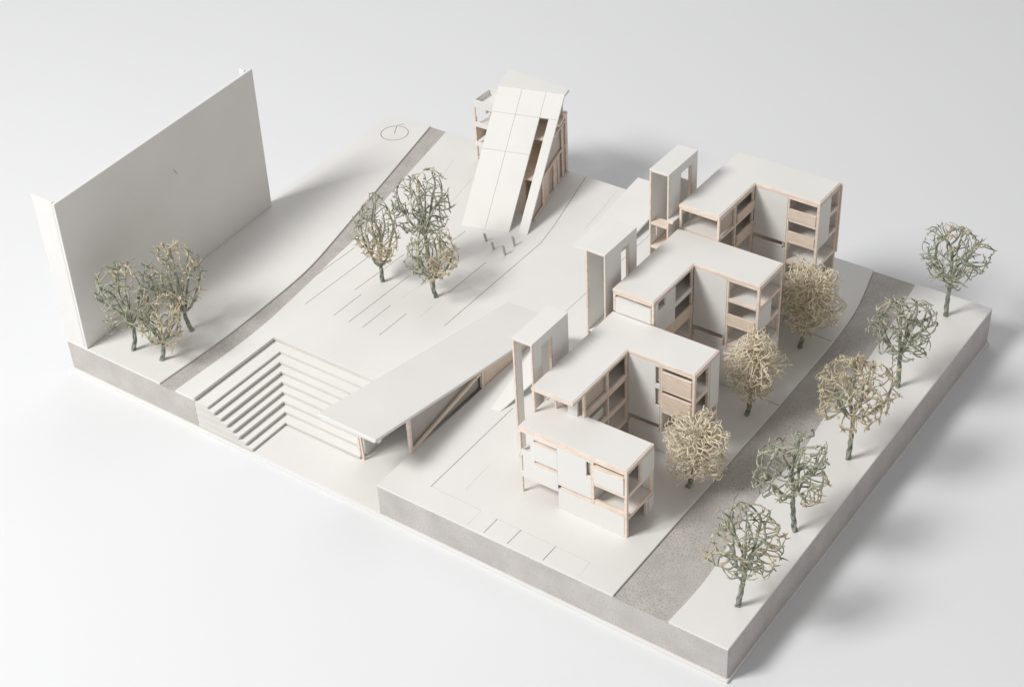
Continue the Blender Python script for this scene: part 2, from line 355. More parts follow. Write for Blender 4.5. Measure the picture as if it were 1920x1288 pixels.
# inside floors and walls seen through the slot
e1 = (B - A).normalized(); e2n = Vector((-0.245, 0.9695, 0))
def ins(u, t): return Vector((A.x, A.y)) + Vector((e1.x, e1.y)) * (u * 1.19) + Vector((e2n.x, e2n.y)) * (t * 2.0)
for (z, t0) in ((1.24, .42), (1.72, .70)):
    b = MB(); b.prism([tuple(ins(.03, t0)), tuple(ins(.93, t0)), tuple(ins(.93, .985)), tuple(ins(.03, .985))], z - 0.03, z); b.build('floor', WOODP, tb)
b = MB(); b.prism([tuple(ins(.0, .985)), tuple(ins(.97, .985)), tuple(ins(.97, 1.0)), tuple(ins(.0, 1.0))], 0.68, 2.29); b.build('back_wall', PANE, tb)
b = MB(); b.prism([tuple(ins(.66, .5)), tuple(ins(.675, .5)), tuple(ins(.675, .985)), tuple(ins(.66, .985))], 0.68, 1.2); b.build('partition', WOODP, tb)
b = MB(); b.prism([tuple(ins(.72, .3)), tuple(ins(.75, .3)), tuple(ins(.75, .32)), tuple(ins(.72, .32))], 0.67, 1.0); b.build('post', WOODP, tb)
# rear side frame
rb = thing('side_frame', 'small three storey white open frame with bare wood insides, left of the steep wedge roof', 'building', (2.4, 7.8, 0.68))
for z0, z1 in ((1.76, 1.90), (1.365, 1.455), (0.965, 1.055)):
    part('beam', CARD, rb, (2.40, 3.05, 7.80, 7.83, z0, z1))
    part('floor', CARD, rb, (2.42, 3.05, 7.832, 8.28, z0 + (0 if z0 < 1.7 else -.0), z0 + 0.03))
part('post', WOOD, rb, (2.375, 2.418, 7.803, 7.833, 0.68, 1.76))
part('post', WOODP, rb, (2.64, 2.70, 7.95, 8.1, 1.46, 1.76))
part('parapet', CARD, rb, (2.40, 2.425, 7.832, 8.28, 1.79, 1.90), (2.425, 3.05, 8.25, 8.28, 1.79, 1.93))
part('back_wall', WOODP, rb, (2.40, 2.425, 7.84, 8.28, 1.06, 1.36), (2.40, 2.425, 8.12, 8.28, 1.46, 1.76), (2.43, 3.05, 8.26, 8.275, 1.06, 1.36))
MB(0.002).hexa([(2.45, 7.9, 1.057), (2.50, 7.9, 1.057), (2.75, 8.2, 1.35), (2.70, 8.2, 1.35), (2.45, 8.15, 1.057), (2.50, 8.15, 1.057), (2.75, 8.24, 1.36), (2.70, 8.24, 1.36)]).build('stair', CARD, rb)
part('post', CARD, rb, (2.33, 2.355, 7.9, 7.93, 0.68, 1.5))

# ------------------------------------------------------------------ bollards
for i, (x, y, lab) in enumerate(((4.104, 5.741, 'small grey upright pin, nearest the foot of the steep roof sheet, leftmost of four'),
                                 (4.363, 5.599, 'small grey upright pin, shortest of the four, second from the left'),
                                 (4.616, 5.569, 'small grey upright pin, lowest in the picture of the group of four'),
                                 (4.599, 5.872, 'small grey upright pin, rightmost of four, below the narrow roof strip'))):
    b = MB(); z0 = gz(x, y); h = (0.15, 0.145, 0.19, 0.185)[i]; ln = (-0.022, -0.018)
    for k in range(10):
        a = k * math.pi / 5; b.v.append((x + .022 * math.cos(a), y + .022 * math.sin(a), z0))
    for k in range(10):
        a = k * math.pi / 5; b.v.append((x + ln[0] + .022 * math.cos(a), y + ln[1] + .022 * math.sin(a), z0 + h))
    b.f = [tuple(range(9, -1, -1)), tuple(range(10, 20))] + [(k, (k + 1) % 10, 10 + (k + 1) % 10, 10 + k) for k in range(10)]; b.m = [0] * 12
    o = b.build('bollard', PIN); o['label'] = lab; o['category'] = 'bollard'; o['group'] = 'pins in front of the steep roof'

# ------------------------------------------------------------------ apartment blocks
X0, X1, X2 = 8.158, 8.837, 9.898
def roof_sheet(par, poly, r, inset=0.02):
    """wood board with a white sheet laid on it, wood edge showing all round"""
    b = MB(); b.prism(poly, r - 0.055, r - 0.004); wd = b.build('roof', WOOD, par, bevel=0.003)
    cx = sum(p[0] for p in poly) / len(poly)
    n = len(poly); ins_ = []
    for i in range(n):
        p0, p1, p2 = Vector(poly[i-1]), Vector(poly[i]), Vector(poly[(i+1) % n])
        d1 = (p1 - p0).normalized(); d2 = (p2 - p1).normalized()
        n1 = Vector((-d1.y, d1.x)); n2 = Vector((-d2.y, d2.x))
        q = p1 + (n1 + n2) * inset; ins_.append((q.x, q.y))
    b = MB(); b.prism(ins_, r - 0.0035, r + 0.004); b.build('roof_sheet', CARD, wd, bevel=0.002)
    return wd
def fbeam(par, name, mt, ax, c, u0, u1, z0, z1, d=0.045):
    """beam on plane ax at c running u0..u1"""
    if ax == 'y': return part(name, mt, par, (u0, u1, c, c + d, z0, z1), jit=0.0025)
    return part(name, mt, par, (c - d, c, u0, u1, z0, z1), jit=0.0025)
def post(par, x, y, z0, z1, s=0.042, mt=WOOD): return part('post', mt, par, (x, x + s, y, y + s, z0, z1), jit=0.002)
def floor_(par, poly, z, t=0.04, mt=None):
    b = MB(); b.prism(poly, z - t, z - 0.006, 1); b.prism([(x, y) for x, y in poly], z - 0.0055, z, 0)
    return b.build('floor', [CARD, WOOD], par)

GRP = 'stepped apartment blocks in a row'
# --- block 1 (front)
ya, yb, r = 0.987, 1.665, 1.773
k1 = thing('apartment_block', 'front and lowest apartment block, white slab with slit windows and one white boxed balcony', 'building', (X0, ya, 0.6), GRP)
roof_sheet(k1, [(X0, ya), (X2, ya), (X2, yb), (X0, yb)], r)
for z in (1.335, 0.945):
    floor_(k1, [(X0 + .02, ya + .03), (X2 - .01, ya + .03), (X2 - .01, yb - .03), (X0 + .02, yb - .03)], z)
fbeam(k1, 'fascia', WOOD, 'y', ya + .002, X0 + .002, 9.856, 1.692, r - .057)
wall('wall_panel', CARD, k1, 'y', ya - .004, .03, 8.20, 8.795, 0.90, 1.69, holes=[(8.10, 8.36, 1.385, 1.70), (8.10, 8.225, 1.0, 1.29), (8.42, 8.792, 1.60, 1.66), (8.42, 8.79, 1.235, 1.285)])
fbeam(k1, 'edge_band', CARD, 'y', ya - .003, X0 + .004, 8.198, 1.29, 1.385, .03)
fbeam(k1, 'edge_band', CARD, 'y', ya - .003, X0 + .012, 8.198, 0.92, 1.0, .03)
fbeam(k1, 'sill', WOOD, 'y', ya - .006, 8.42, 8.79, 1.578, 1.612, .05)
fbeam(k1, 'sill', WOOD, 'y', ya - .006, 8.42, 8.788, 1.210, 1.245, .05)
wall('wall_panel', CARD, k1, 'y', ya - .006, .03, 8.80, 9.345, 1.035, 1.69, holes=[(9.262, 9.335, 1.39, 1.67)])
fbeam(k1, 'sill', WOOD, 'y', ya - .008, 8.84, 9.345, 0.962, 1.005, .05)
part('slit_jamb', WOODP, k1, (9.258, 9.336, ya + .047, ya + .06, 1.42, 1.67), (9.318, 9.336, ya + .026, ya + .046, 1.42, 1.67))
fbeam(k1, 'sill', WOOD, 'y', ya - .008, 9.262, 9.335, 1.39, 1.415, .05)
wall('wall_panel', CARD, k1, 'y', ya - .004, .03, 8.80, 9.855, 0.604, 0.960)
post(k1, 9.345, ya - .004, .96, 1.692, .036)
fbeam(k1, 'beam', WOOD, 'y', ya, 9.383, 9.856, 0.962, 1.035)
fbeam(k1, 'beam', WOOD, 'y', ya, 9.383, 9.856, 1.295, 1.348)
bx = fbeam(k1, 'balcony_panel', CARD, 'y', ya - .014, 9.385, 9.852, 1.35, 1.605, .03)
fbeam(k1, 'balcony_rim', WOOD, 'y', ya - .016, 9.385, 9.852, 1.606, 1.650, .05)
post(k1, X2 - .042, ya, .604, r - .057)
post(k1, X0 + .014, ya + .002, .602, .92, .030); post(k1, X0, ya + .004, 1.386, 1.692, .04); post(k1, X0 + .005, ya + .004, 1.002, 1.288, .04)
# right side
fbeam(k1, 'fascia', WOOD, 'x', X2 - .001, ya + .045, yb, 1.70, r - .057)
fbeam(k1, 'beam', WOOD, 'x', X2 - .001, ya + .045, yb - .002, 1.285, 1.342)
fbeam(k1, 'beam', WOOD, 'x', X2 - .001, ya + .045, yb - .002, 0.890, 0.952)
wall('wall_panel', CARD, k1, 'x', X2 + .003, .025, 1.365, yb, 1.344, 1.70)
fbeam(k1, 'post', WOOD, 'x', X2 - .002, 1.335, 1.362, 1.344, 1.70)
wall('wall_panel', CARD, k1, 'x', X2 + .003, .025, 1.53, yb, .603, .888)
post(k1, X2 - .042, 1.475, .604, .889, .045); post(k1, X2 - .044, yb - .046, .953, 1.284, .042)
wall('wall_panel', CARD, k1, 'y', yb - .028, .025, X0 + .01, X2 - .06, .606, r - .06)
wall('wall_panel', CARD, k1, 'x', X0 + .028, .025, ya + .35, yb - .03, .95, r - .06)
wall('partition', CARD, k1, 'x', 9.36, .025, ya + .05, yb - .03, .953, r - .06)
wall('partition', CARD, k1, 'x', 8.62, .025, ya + .05, yb - .03, .953, r - .06)

def lblock(label, r, ys, yi, yb, roof_front, n):
    k = thing('apartment_block', label, 'building', (X0, yi, gz(0, yi)), GRP)
    roof_sheet(k, [(X0, roof_front), (X1, roof_front), (X1, yi), (X2, yi), (X2, yb), (X0, yb)] , r)
    return k
def common(k, r, ys, yi, yb, floors, low):
    e = .03
    for z in floors:
        floor_(k, [(X0 + .02, ys + e), (X1 - .012, ys + e), (X1 - .012, yi + e), (X2 - .01, yi + e), (X2 - .01, yb - e), (X0 + .02, yb - e)], z)
    g0 = gz(0, yi) + .012
    wall('wall_panel', CARD, k, 'y', yb - .028, .025, X0 + .01, X2 - .05, g0 + .01, r - .06)           # back
    wall('wall_panel', CARD, k, 'x', X0 + .026, .022, ys + .3, yb - .03, low, r - .06)                # far side
    wall('partition', CARD, k, 'x', 9.33, .025, yi + .05, yb - .03, g0, r - .06)
    post(k, X2 - .042, yi, g0, r - .057, .044); post(k, X2 - .040, yb - .046, g0, r - .057, .040)
    fbeam(k, 'fascia', WOOD, 'y', yi + .001, 9.38, X2 - .045, r - .085, r - .057)
    fbeam(k, 'fascia', WOOD, 'x', X2 - .001, yi + .046, yb - .05, r - .085, r - .057)

# --- block 2
r, ys, yi, yb = 2.214, 1.64, 2.711, 3.382
k2 = lblock('second apartment block from the front, with two bare wood balcony panels and narrow slit windows', r, ys, yi, yb, 1.33, 4)
common(k2, r, ys, yi, yb, (1.76, 1.365, 0.985), 1.5)
wall('wall_panel', CARD, k2, 'y', yi - .004, .03, X1 + .003, 9.352, 1.115, r - .06, holes=[(9.277, 9.345, 1.822, 2.125), (9.277, 9.345, 1.445, 1.748)])
fbeam(k2, 'sill', WOOD, 'y', yi - .006, X1 + .03, 9.345, 1.005, 1.045, .02)
for z0, z1 in ((1.822, 2.125), (1.445, 1.748)): part('slit_jamb', WOODP, k2, (9.272, 9.345, yi + .045, yi + .06, z0, z1), (9.326, 9.345, yi + .027, yi + .044, z0, z1))
wall('wall_panel', CARD, k2, 'y', yi - .004, .03, X1 + .003, X2 - .046, .625, 1.003)
post(k2, 9.354, yi - .002, 1.004, r - .057, .034)
for z0, z1 in ((1.745, 1.79), (1.35, 1.40), (0.96, 1.002)): fbeam(k2, 'beam', WOOD, 'y', yi, 9.39, X2 - .045, z0, z1)
for z0, z1 in ((1.80, 2.065), (1.405, 1.682)):
    fbeam(k2, 'balcony_panel', WOODP, 'y', yi - .014, 9.392, X2 - .047, z0, z1, .026)
    fbeam(k2, 'balcony_rim', WOOD, 'y', yi - .02, 9.392, X2 - .047, z1 + .001, z1 + .018, .04)
wall('wall_panel', CARD, k2, 'x', X2 + .003, .025, 3.135, yb, 1.30, r - .06)
fbeam(k2, 'post', WOOD, 'x', X2 - .002, 3.09, 3.13, 1.36, r - .087)
for z0, z1 in ((1.69, 1.745), (1.29, 1.355)): fbeam(k2, 'beam', WOOD, 'x', X2 - .002, yi + .046, 3.132, z0, z1)
# spine: frame to the courtyard
for y in (1.61, 2.185, 2.672): post(k2, X1 - .042, y, 1.0 if y > 1.7 else 1.775, r - .057, .038)
for z0, z1 in ((1.775, 1.83), (1.36, 1.405), (.98, 1.02)): fbeam(k2, 'beam', WOOD, 'x', X1 - .001, 1.69, yi - .04, z0, z1)
MB().box(X1 - .075, X1 - .062, 1.655, 2.18, 1.832, r - .06).build('window_pane', PANE, k2)
fbeam(k2, 'inner_panel', CARD, 'x', X1 - .07, 1.70, 2.18, 1.41, 1.55, .02)
part('wall_panel', CARD, k2, (X0 + .42, X1 - .10, 1.58, 1.61, 1.785, r - .06))
post(k2, X0 + .004, 1.345, 1.779, r - .057, .036); post(k2, X0 + .22, 1.56, 1.779, r - .057, .03)
# --- block 3
r, ys, yi, yb = 2.608, 3.382, 4.487, 5.191
k3 = lblock('third apartment block from the front, with an open top balcony and a white boxed front', r, ys, yi, yb, 3.375, 5)
common(k3, r, ys, yi, yb, (2.215, 1.795, 1.42, 1.03), 1.9)
wall('wall_panel', CARD, k3, 'y', yi - .004, .03, X1 + .003, 9.375, 1.555, r - .06)
fbeam(k3, 'sill', WOOD, 'y', yi - .006, X1 + .02, 9.345, 1.43, 1.475, .02)
fbeam(k3, 'sill', CARD, 'y', yi - .002, X1 + .02, 9.345, 1.362, 1.428, .02)
wall('wall_panel', CARD, k3, 'y', yi - .004, .03, X1 + .003, X2 - .046, .645, 1.36)
post(k3, 9.378, yi - .002, 1.362, r - .057, .032)
for z0, z1 in ((2.172, 2.225), (1.755, 1.802), (1.364, 1.42)): fbeam(k3, 'beam', WOOD, 'y', yi, 9.412, X2 - .045, z0, z1)
fbeam(k3, 'balcony_panel', WOODP, 'y', yi - .012, 9.412, X2 - .047, 1.805, 1.966, .03)
for z0, z1 in ((2.17, 2.222), (1.79, 1.838), (1.36, 1.41)): fbeam(k3, 'beam', WOOD, 'x', X2 - .002, yi + .046, yb - .05, z0, z1)
wall('wall_panel', CARD, k3, 'x', X2 + .003, .025, yi + .012, 4.855, 1.84, 2.168)
fbeam(k3, 'post', WOOD, 'x', X2 - .002, 4.86, 4.885, 1.84, 2.168)
wall('wall_panel', CARD, k3, 'x', X2 + .003, .025, yi + .25, yb - .06, .65, 1.355)
wall('wall_panel', CARD, k3, 'x', X1 + .002, .025, ys + .045, 3.965, 1.955, r - .06, holes=[(3.50, 3.69, 2.395, 2.532)])
part('window_frame', CARD, k3, (X1 - .05, X1 - .024, 3.50, 3.69, 2.372, 2.393))
for z0, z1, mt in ((2.165, 2.245, CARD), (1.73, 1.785, WOOD), (1.38, 1.42, WOOD)): fbeam(k3, 'beam', mt, 'x', X1 - .001, 3.97 if z0 > 2 else ys + .05, yi - .04, z0, z1)
fbeam(k3, 'balcony_panel', WOODP, 'x', X1 + .012, 3.70, yi - .012, 1.788, 1.95, .03)
for y in (3.93, 4.44): post(k3, X1 - .045, y, 1.02, r - .057 if y > 4 else 1.95, .038)
post(k3, X0 + .003, 3.384, 2.22, r - .057, .036); post(k3, X1 - .04, 3.384, 2.22, r - .057, .038)
fbeam(k3, 'fascia', WOOD, 'y', 3.38, X0 + .04, X1 - .045, r - .09, r - .057)
part('front_panel', CARD, k3, (X0 + .05, X1 - .045, 3.372, 3.40, 2.22, 2.455))
part('front_rim', CARD, k3, (X0 + .05, X1 - .045, 3.365, 3.42, 2.457, 2.472))
part('inner_panel', CARD, k3, (X0 + .05, X0 + .28, 3.46, 3.48, 2.22, r - .06))
# --- block 4
r, ys, yi, yb = 3.026, 5.191, 6.268, 6.952
k4 = lblock('rear and tallest apartment block, with two slatted-looking wood balcony panels stacked at its corner'.replace('slatted-looking ', ''), r, ys, yi, yb, 5.186, 6)
common(k4, r, ys, yi, yb, (2.61, 2.235, 1.87, 1.46, 1.06), 2.3)
wall('wall_panel', CARD, k4, 'y', yi - .004, .03, X1 + .003, 9.378, 2.17, r - .06)
fbeam(k4, 'sill', WOOD, 'y', yi - .006, X1 + .02, 9.33, 2.058, 2.098, .02)
wall('wall_panel', CARD, k4, 'y', yi - .004, .03, X1 + .003, 9.378, .665, 2.055)
post(k4, 9.38, yi - .002, .67, r - .057, .030)
for z0, z1 in ((2.556, 2.608), (2.185, 2.236), (1.81, 1.872), (1.40, 1.46), (1.0, 1.06)): fbeam(k4, 'beam', WOOD, 'y', yi, 9.412, X2 - .045, z0, z1)
fbeam(k4, 'balcony_panel', WOODP, 'y', yi - .012, 9.412, X2 - .047, 2.611, 2.782, .03)
fbeam(k4, 'balcony_panel', WOODP, 'y', yi - .012, 9.412, X2 - .047, 2.239, 2.395, .03)
for z0, z1 in ((2.61, 2.65), (2.235, 2.27), (1.81, 1.868), (1.42, 1.46), (1.02, 1.06)): fbeam(k4, 'beam', WOOD, 'x', X2 - .002, yi + .046, yb - .05, z0, z1)
wall('wall_panel', CARD, k4, 'x', X2 + .003, .025, yi + .015, 6.625, 2.20, r - .06)
wall('wall_panel', CARD, k4, 'x', X2 + .003, .025, yi + .015, 6.50, 1.462, 1.80)
fbeam(k4, 'post', WOOD, 'x', X2 - .002, 6.63, 6.655, 2.24, r - .087)
part('side_fin', WOODP, k4, (X2 - .002, X2 + .022, yb - .02, yb + .012, 1.8, r - .02))
for y in (5.20, 5.68, 6.225): post(k4, X1 - .042, y, 2.6 if y < 5.6 else 1.0, r - .057, .036)
for z0, z1 in ((2.585, 2.622), (2.19, 2.235), (1.8, 1.86)): fbeam(k4, 'beam', WOOD, 'x', X1 - .001, 5.24, yi - .04, z0, z1)
fbeam(k4, 'balcony_panel', WOODP, 'x', X1 + .010, 5.735, yi - .012, 2.615, 2.762, .03)
fbeam(k4, 'balcony_panel', WOODP, 'x', X1 + .010, 5.735, yi - .012, 2.225, 2.395, .03)
MB().box(X1 - .06, X1 - .05, 5.25, 5.68, 2.63, r - .06).build('window_pane', PANE, k4)
post(k4, X0 + .003, 5.195, 2.613, r - .057, .038)
fbeam(k4, 'fascia', WOOD, 'y', 5.19, X0 + .04, X1 - .045, r - .085, r - .057)
fbeam(k4, 'fascia', WOOD, 'x', X1 - .001, 5.24, yi - .045, r - .085, r - .057)

# ------------------------------------------------------------------ stair towers
TX0, TX1 = 7.72, 8.05
def tower(label, y0, y1, zt, hole, left_gaps, extra):
    k = thing('stair_tower', label, 'tower', (TX0, y0, gz(0, y0)), 'narrow stair towers beside the apartment blocks')
    z0 = gz(0, y0) + .012
    b = MB(); b.prism([(TX0, y0 - .004), (TX1 + .004, y0 - .004), (TX1 + .004, y1), (TX0, y1)], zt - .022, zt); b.build('roof', CARD, k, bevel=.003)
    part('edge_strip', WOOD, k, (TX0 + .03, TX1 - .03, y0, y0 + .03, zt - .045, zt - .0235))
    wall('wall_panel', CARD, k, 'x', TX1, .026, y0 + .03, y1, z0, zt - .023, holes=[hole])
    part('door_jamb', WOODP, k, (TX1 - .055, TX1 - .004, hole[1] - .022, hole[1] - .002, hole[2], hole[3]))
    if extra == 'two': part('door_jamb', WOODP, k, (TX1 - .05, TX1 - .004, hole[0] + .002, hole[0] + .04, hole[2], hole[3]))
    else: part('door_jamb', WOODP, k, (TX1 - .045, TX1 - .004, hole[0] + .002, hole[0] + .016, hole[2], hole[3]))
    wall('wall_panel', CARD, k, 'x', TX0 + .026, .026, y0 + .03, y1, z0, zt - .023, holes=left_gaps)
    part('edge_strip', WOOD, k, (TX0, TX0 + .028, y0, y0 + .028, z0, zt - .023)); part('edge_strip', WOOD, k, (TX1 - .028, TX1, y0, y0 + .028, z0, zt - .023))
    return k
t1 = tower('front stair tower, narrow open box with daylight showing through, beside the lower roofs', 1.543, 2.409, 2.745, (1.757, 2.02, 1.6, 2.59), [(1.715, 2.02, .5, 2.70)], 'one')
t2 = tower('middle stair tower, narrow tall box with one doorway cut near its back edge', 3.359, 4.193, 3.145, (3.763, 4.00, 2.2, 2.99), [(3.98, 4.16, 1.2, 2.95)], 'one')
t3 = tower('rear stair tower, narrow box with shelves inside and a little bridge to the tallest block', 5.071, 5.891, 3.553, (5.385, 5.745, 2.75, 3.40), [], 'two')
for t_, y1_ in ((t1, 2.409), (t2, 4.193), (t3, 5.891)):
    wall('wall_panel', CARD, t_, 'y', y1_ - .026, .022, TX0 + .03, TX1 - .03, .7, 3.0 if t_ is t3 else (1.4 if t_ is t1 else 1.9))
part('landing', WOOD, t3, (TX0 + .03, TX1 - .03, 5.072, 5.24, 2.60, 2.645)); part('landing', WOOD, t3, (TX0 + .03, TX1 - .03, 5.072, 5.5, 2.19, 2.23))
part('bridge', CARD, t3, (TX1 + .004, X0 - .004, 5.05, 5.45, 2.775, 2.80)); part('bridge_edge', WOOD, t3, (TX1 + .004, X0 - .004, 5.02, 5.047, 2.76, 2.80))
part('hanging_pin', WOOD, t3, (TX0 + .10, TX0 + .118, 5.10, 5.118, 2.42, 2.598))
part('landing', CARD, t2, (TX0 + .03, TX1 - .03, 3.375, 4.1, 1.70, 1.735)); 

# ------------------------------------------------------------------ trees
def tubes(chains, sides=5, smooth_caps=True):
    V = []; Fc = []; nv = 0
    ang = np.arange(sides) * 2 * np.pi / sides; ca, sa = np.cos(ang), np.sin(ang)
    for pts, rad in chains:
        pts = np.asarray(pts, float); n = len(pts)
        if n < 2: continue
        d = np.gradient(pts, axis=0); d /= np.linalg.norm(d, axis=1)[:, None] + 1e-9
        ref = np.array([0.31, 0.17, 0.93]) if abs(d[0][2]) < .9 else np.array([0.9, 0.3, 0.1])
        s = np.cross(d, ref); s /= np.linalg.norm(s, axis=1)[:, None] + 1e-9; u = np.cross(s, d)
        ring = pts[:, None, :] + (s[:, None, :] * ca[None, :, None] + u[:, None, :] * sa[None, :, None]) * np.asarray(rad)[:, None, None]
        V.append(ring.reshape(-1, 3)); i = np.arange(n - 1)[:, None] * sides; j = np.arange(sides)[None, :]; j2 = (j + 1) % sides
        q = np.stack([nv + i + j, nv + i + j2, nv + i + sides + j2, nv + i + sides + j], -1).reshape(-1, 4); Fc.append(q); nv += n * sides
    if not V: return np.zeros((0, 3)), np.zeros((0, 4), int)
    return np.concatenate(V), np.concatenate(Fc)
def mesh_obj(name, chains, mt, parent, sides=5):
    V, Fq = tubes(chains, sides)
    me = bpy.data.meshes.new(name); me.from_pydata(V.tolist(), [], Fq.tolist()); me.materials.append(mt)
    me.polygons.foreach_set('use_smooth', [True] * len(me.polygons)); me.update()
    o = bpy.data.objects.new(name, me); COL.objects.link(o); o.parent = parent
    if name != 'trunk': o['kind'] = 'stuff'
    return o
def colonize(rng, att, start, step, kill, jitter, maxn, infl):
    """start: list of (pos, parent). returns positions and parents"""
    P = [np.array(p, float) for p, _ in start]; par = [q for _, q in start]
    near = np.full(len(att), 1e9); who = np.zeros(len(att), int)
    def upd(k0):
        nonlocal near, who
        for k in range(k0, len(P)):
            d = np.linalg.norm(att - P[k], axis=1); mk = d < near; near[mk] = d[mk]; who[mk] = k
    upd(0)
    for it in range(120):
        live = near > kill
        att, near, who = att[live], near[live], who[live]
        if len(att) == 0 or len(P) > maxn: break
        ok = near < infl
        if not ok.any(): break
        k0 = len(P); dirs = {}
        v = att - np.array(P)[who]; v /= np.linalg.norm(v, axis=1)[:, None]
        acc = np.zeros((k0, 3)); np.add.at(acc, who[ok], v[ok])
        for k in np.unique(who[ok]):
            d = acc[k]; n_ = np.linalg.norm(d)
            if n_ < .25: d = v[np.nonzero(who == k)[0][0]]; n_ = 1
            d = d / n_ + rng.normal(0, jitter, 3)
            if par[k] >= 0:
                pd = P[k] - P[par[k]]; pd /= np.linalg.norm(pd) + 1e-9; d = d + pd * 0.35
            d /= np.linalg.norm(d); P.append(P[k] + d * step); par.append(int(k))
        upd(k0)
    return np.array(P), par
def chains_of(P, par, tip_r, power, rmax):
    n = len(P); ch = [[] for _ in range(n)]
    for i, p in enumerate(par):
        if p >= 0: ch[p].append(i)
    rad = np.full(n, tip_r); size = np.ones(n)
    for i in range(n - 1, -1, -1):
        if ch[i]:
            rad[i] = min(rmax, sum(rad[c] ** power for c in ch[i]) ** (1 / power)); size[i] = sum(size[c] for c in ch[i]) + 1
    # smooth
    Q = P.copy()
    for _ in range(2):
        Q2 = Q.copy()
        for i in range(n):
            if par[i] >= 0 and ch[i]:
                c = max(ch[i], key=lambda c_: size[c_]); Q2[i] = .5 * Q[i] + .25 * (Q[par[i]] + Q[c])
        Q = Q2
    out = []; tips = []
    stack = [(i, -1) for i in range(n) if par[i] < 0]
    while stack:
        i, p = stack.pop(); line = [i]
        while ch[line[-1]]:
            c = sorted(ch[line[-1]], key=lambda c_: -size[c_])
            for o_ in c[1:]: stack.append((o_, line[-1]))
            line.append(c[0])
        idx = ([p] if p >= 0 else []) + line
        if len(idx) >= 2:
            rr = rad[idx].copy()
            if p >= 0: rr[0] = rad[line[0]]
            rr[-3:] *= np.array([.9, .7, .3])[-len(rr[-3:]):]
            out.append((Q[idx], rr * (1 + .16 * np.sin(np.arange(len(rr)) * 2.3 + i)))); tips.append((Q[idx[-1]], Q[idx[-1]] - Q[idx[-2]]))
    return out, tips, Q
def twisted_trunk(rng, base, top, r, mt, parent, lean=0.0):
    base = np.array(base, float); top = np.array(top, float); H = np.linalg.norm(top - base); n = 26; ch = []
    t = np.linspace(0, 1, n); ph0 = rng.uniform(0, 6.28)
    bow = np.stack([np.sin(t * np.pi) * rng.normal(0, .015), np.sin(t * np.pi) * rng.normal(0, .015), 0 * t], -1)
    for k in range(3):
        a = ph0 + k * 2.094 + t * H * 11
        rr = r * (1.12 - .3 * t)
        off = np.stack([np.cos(a) * rr * .52, np.sin(a) * rr * .52, 0 * t], -1)
        ch.append((base + (top - base) * t[:, None] + off + bow, rr * (.62 + .06 * np.sin(t * 30 + k))))
    ch = [(np.concatenate([c[0], c[0][-1:] + 0.001]), np.concatenate([c[1], [0.001]])) for c in ch]
    return mesh_obj('trunk', ch, mt, parent, 7)
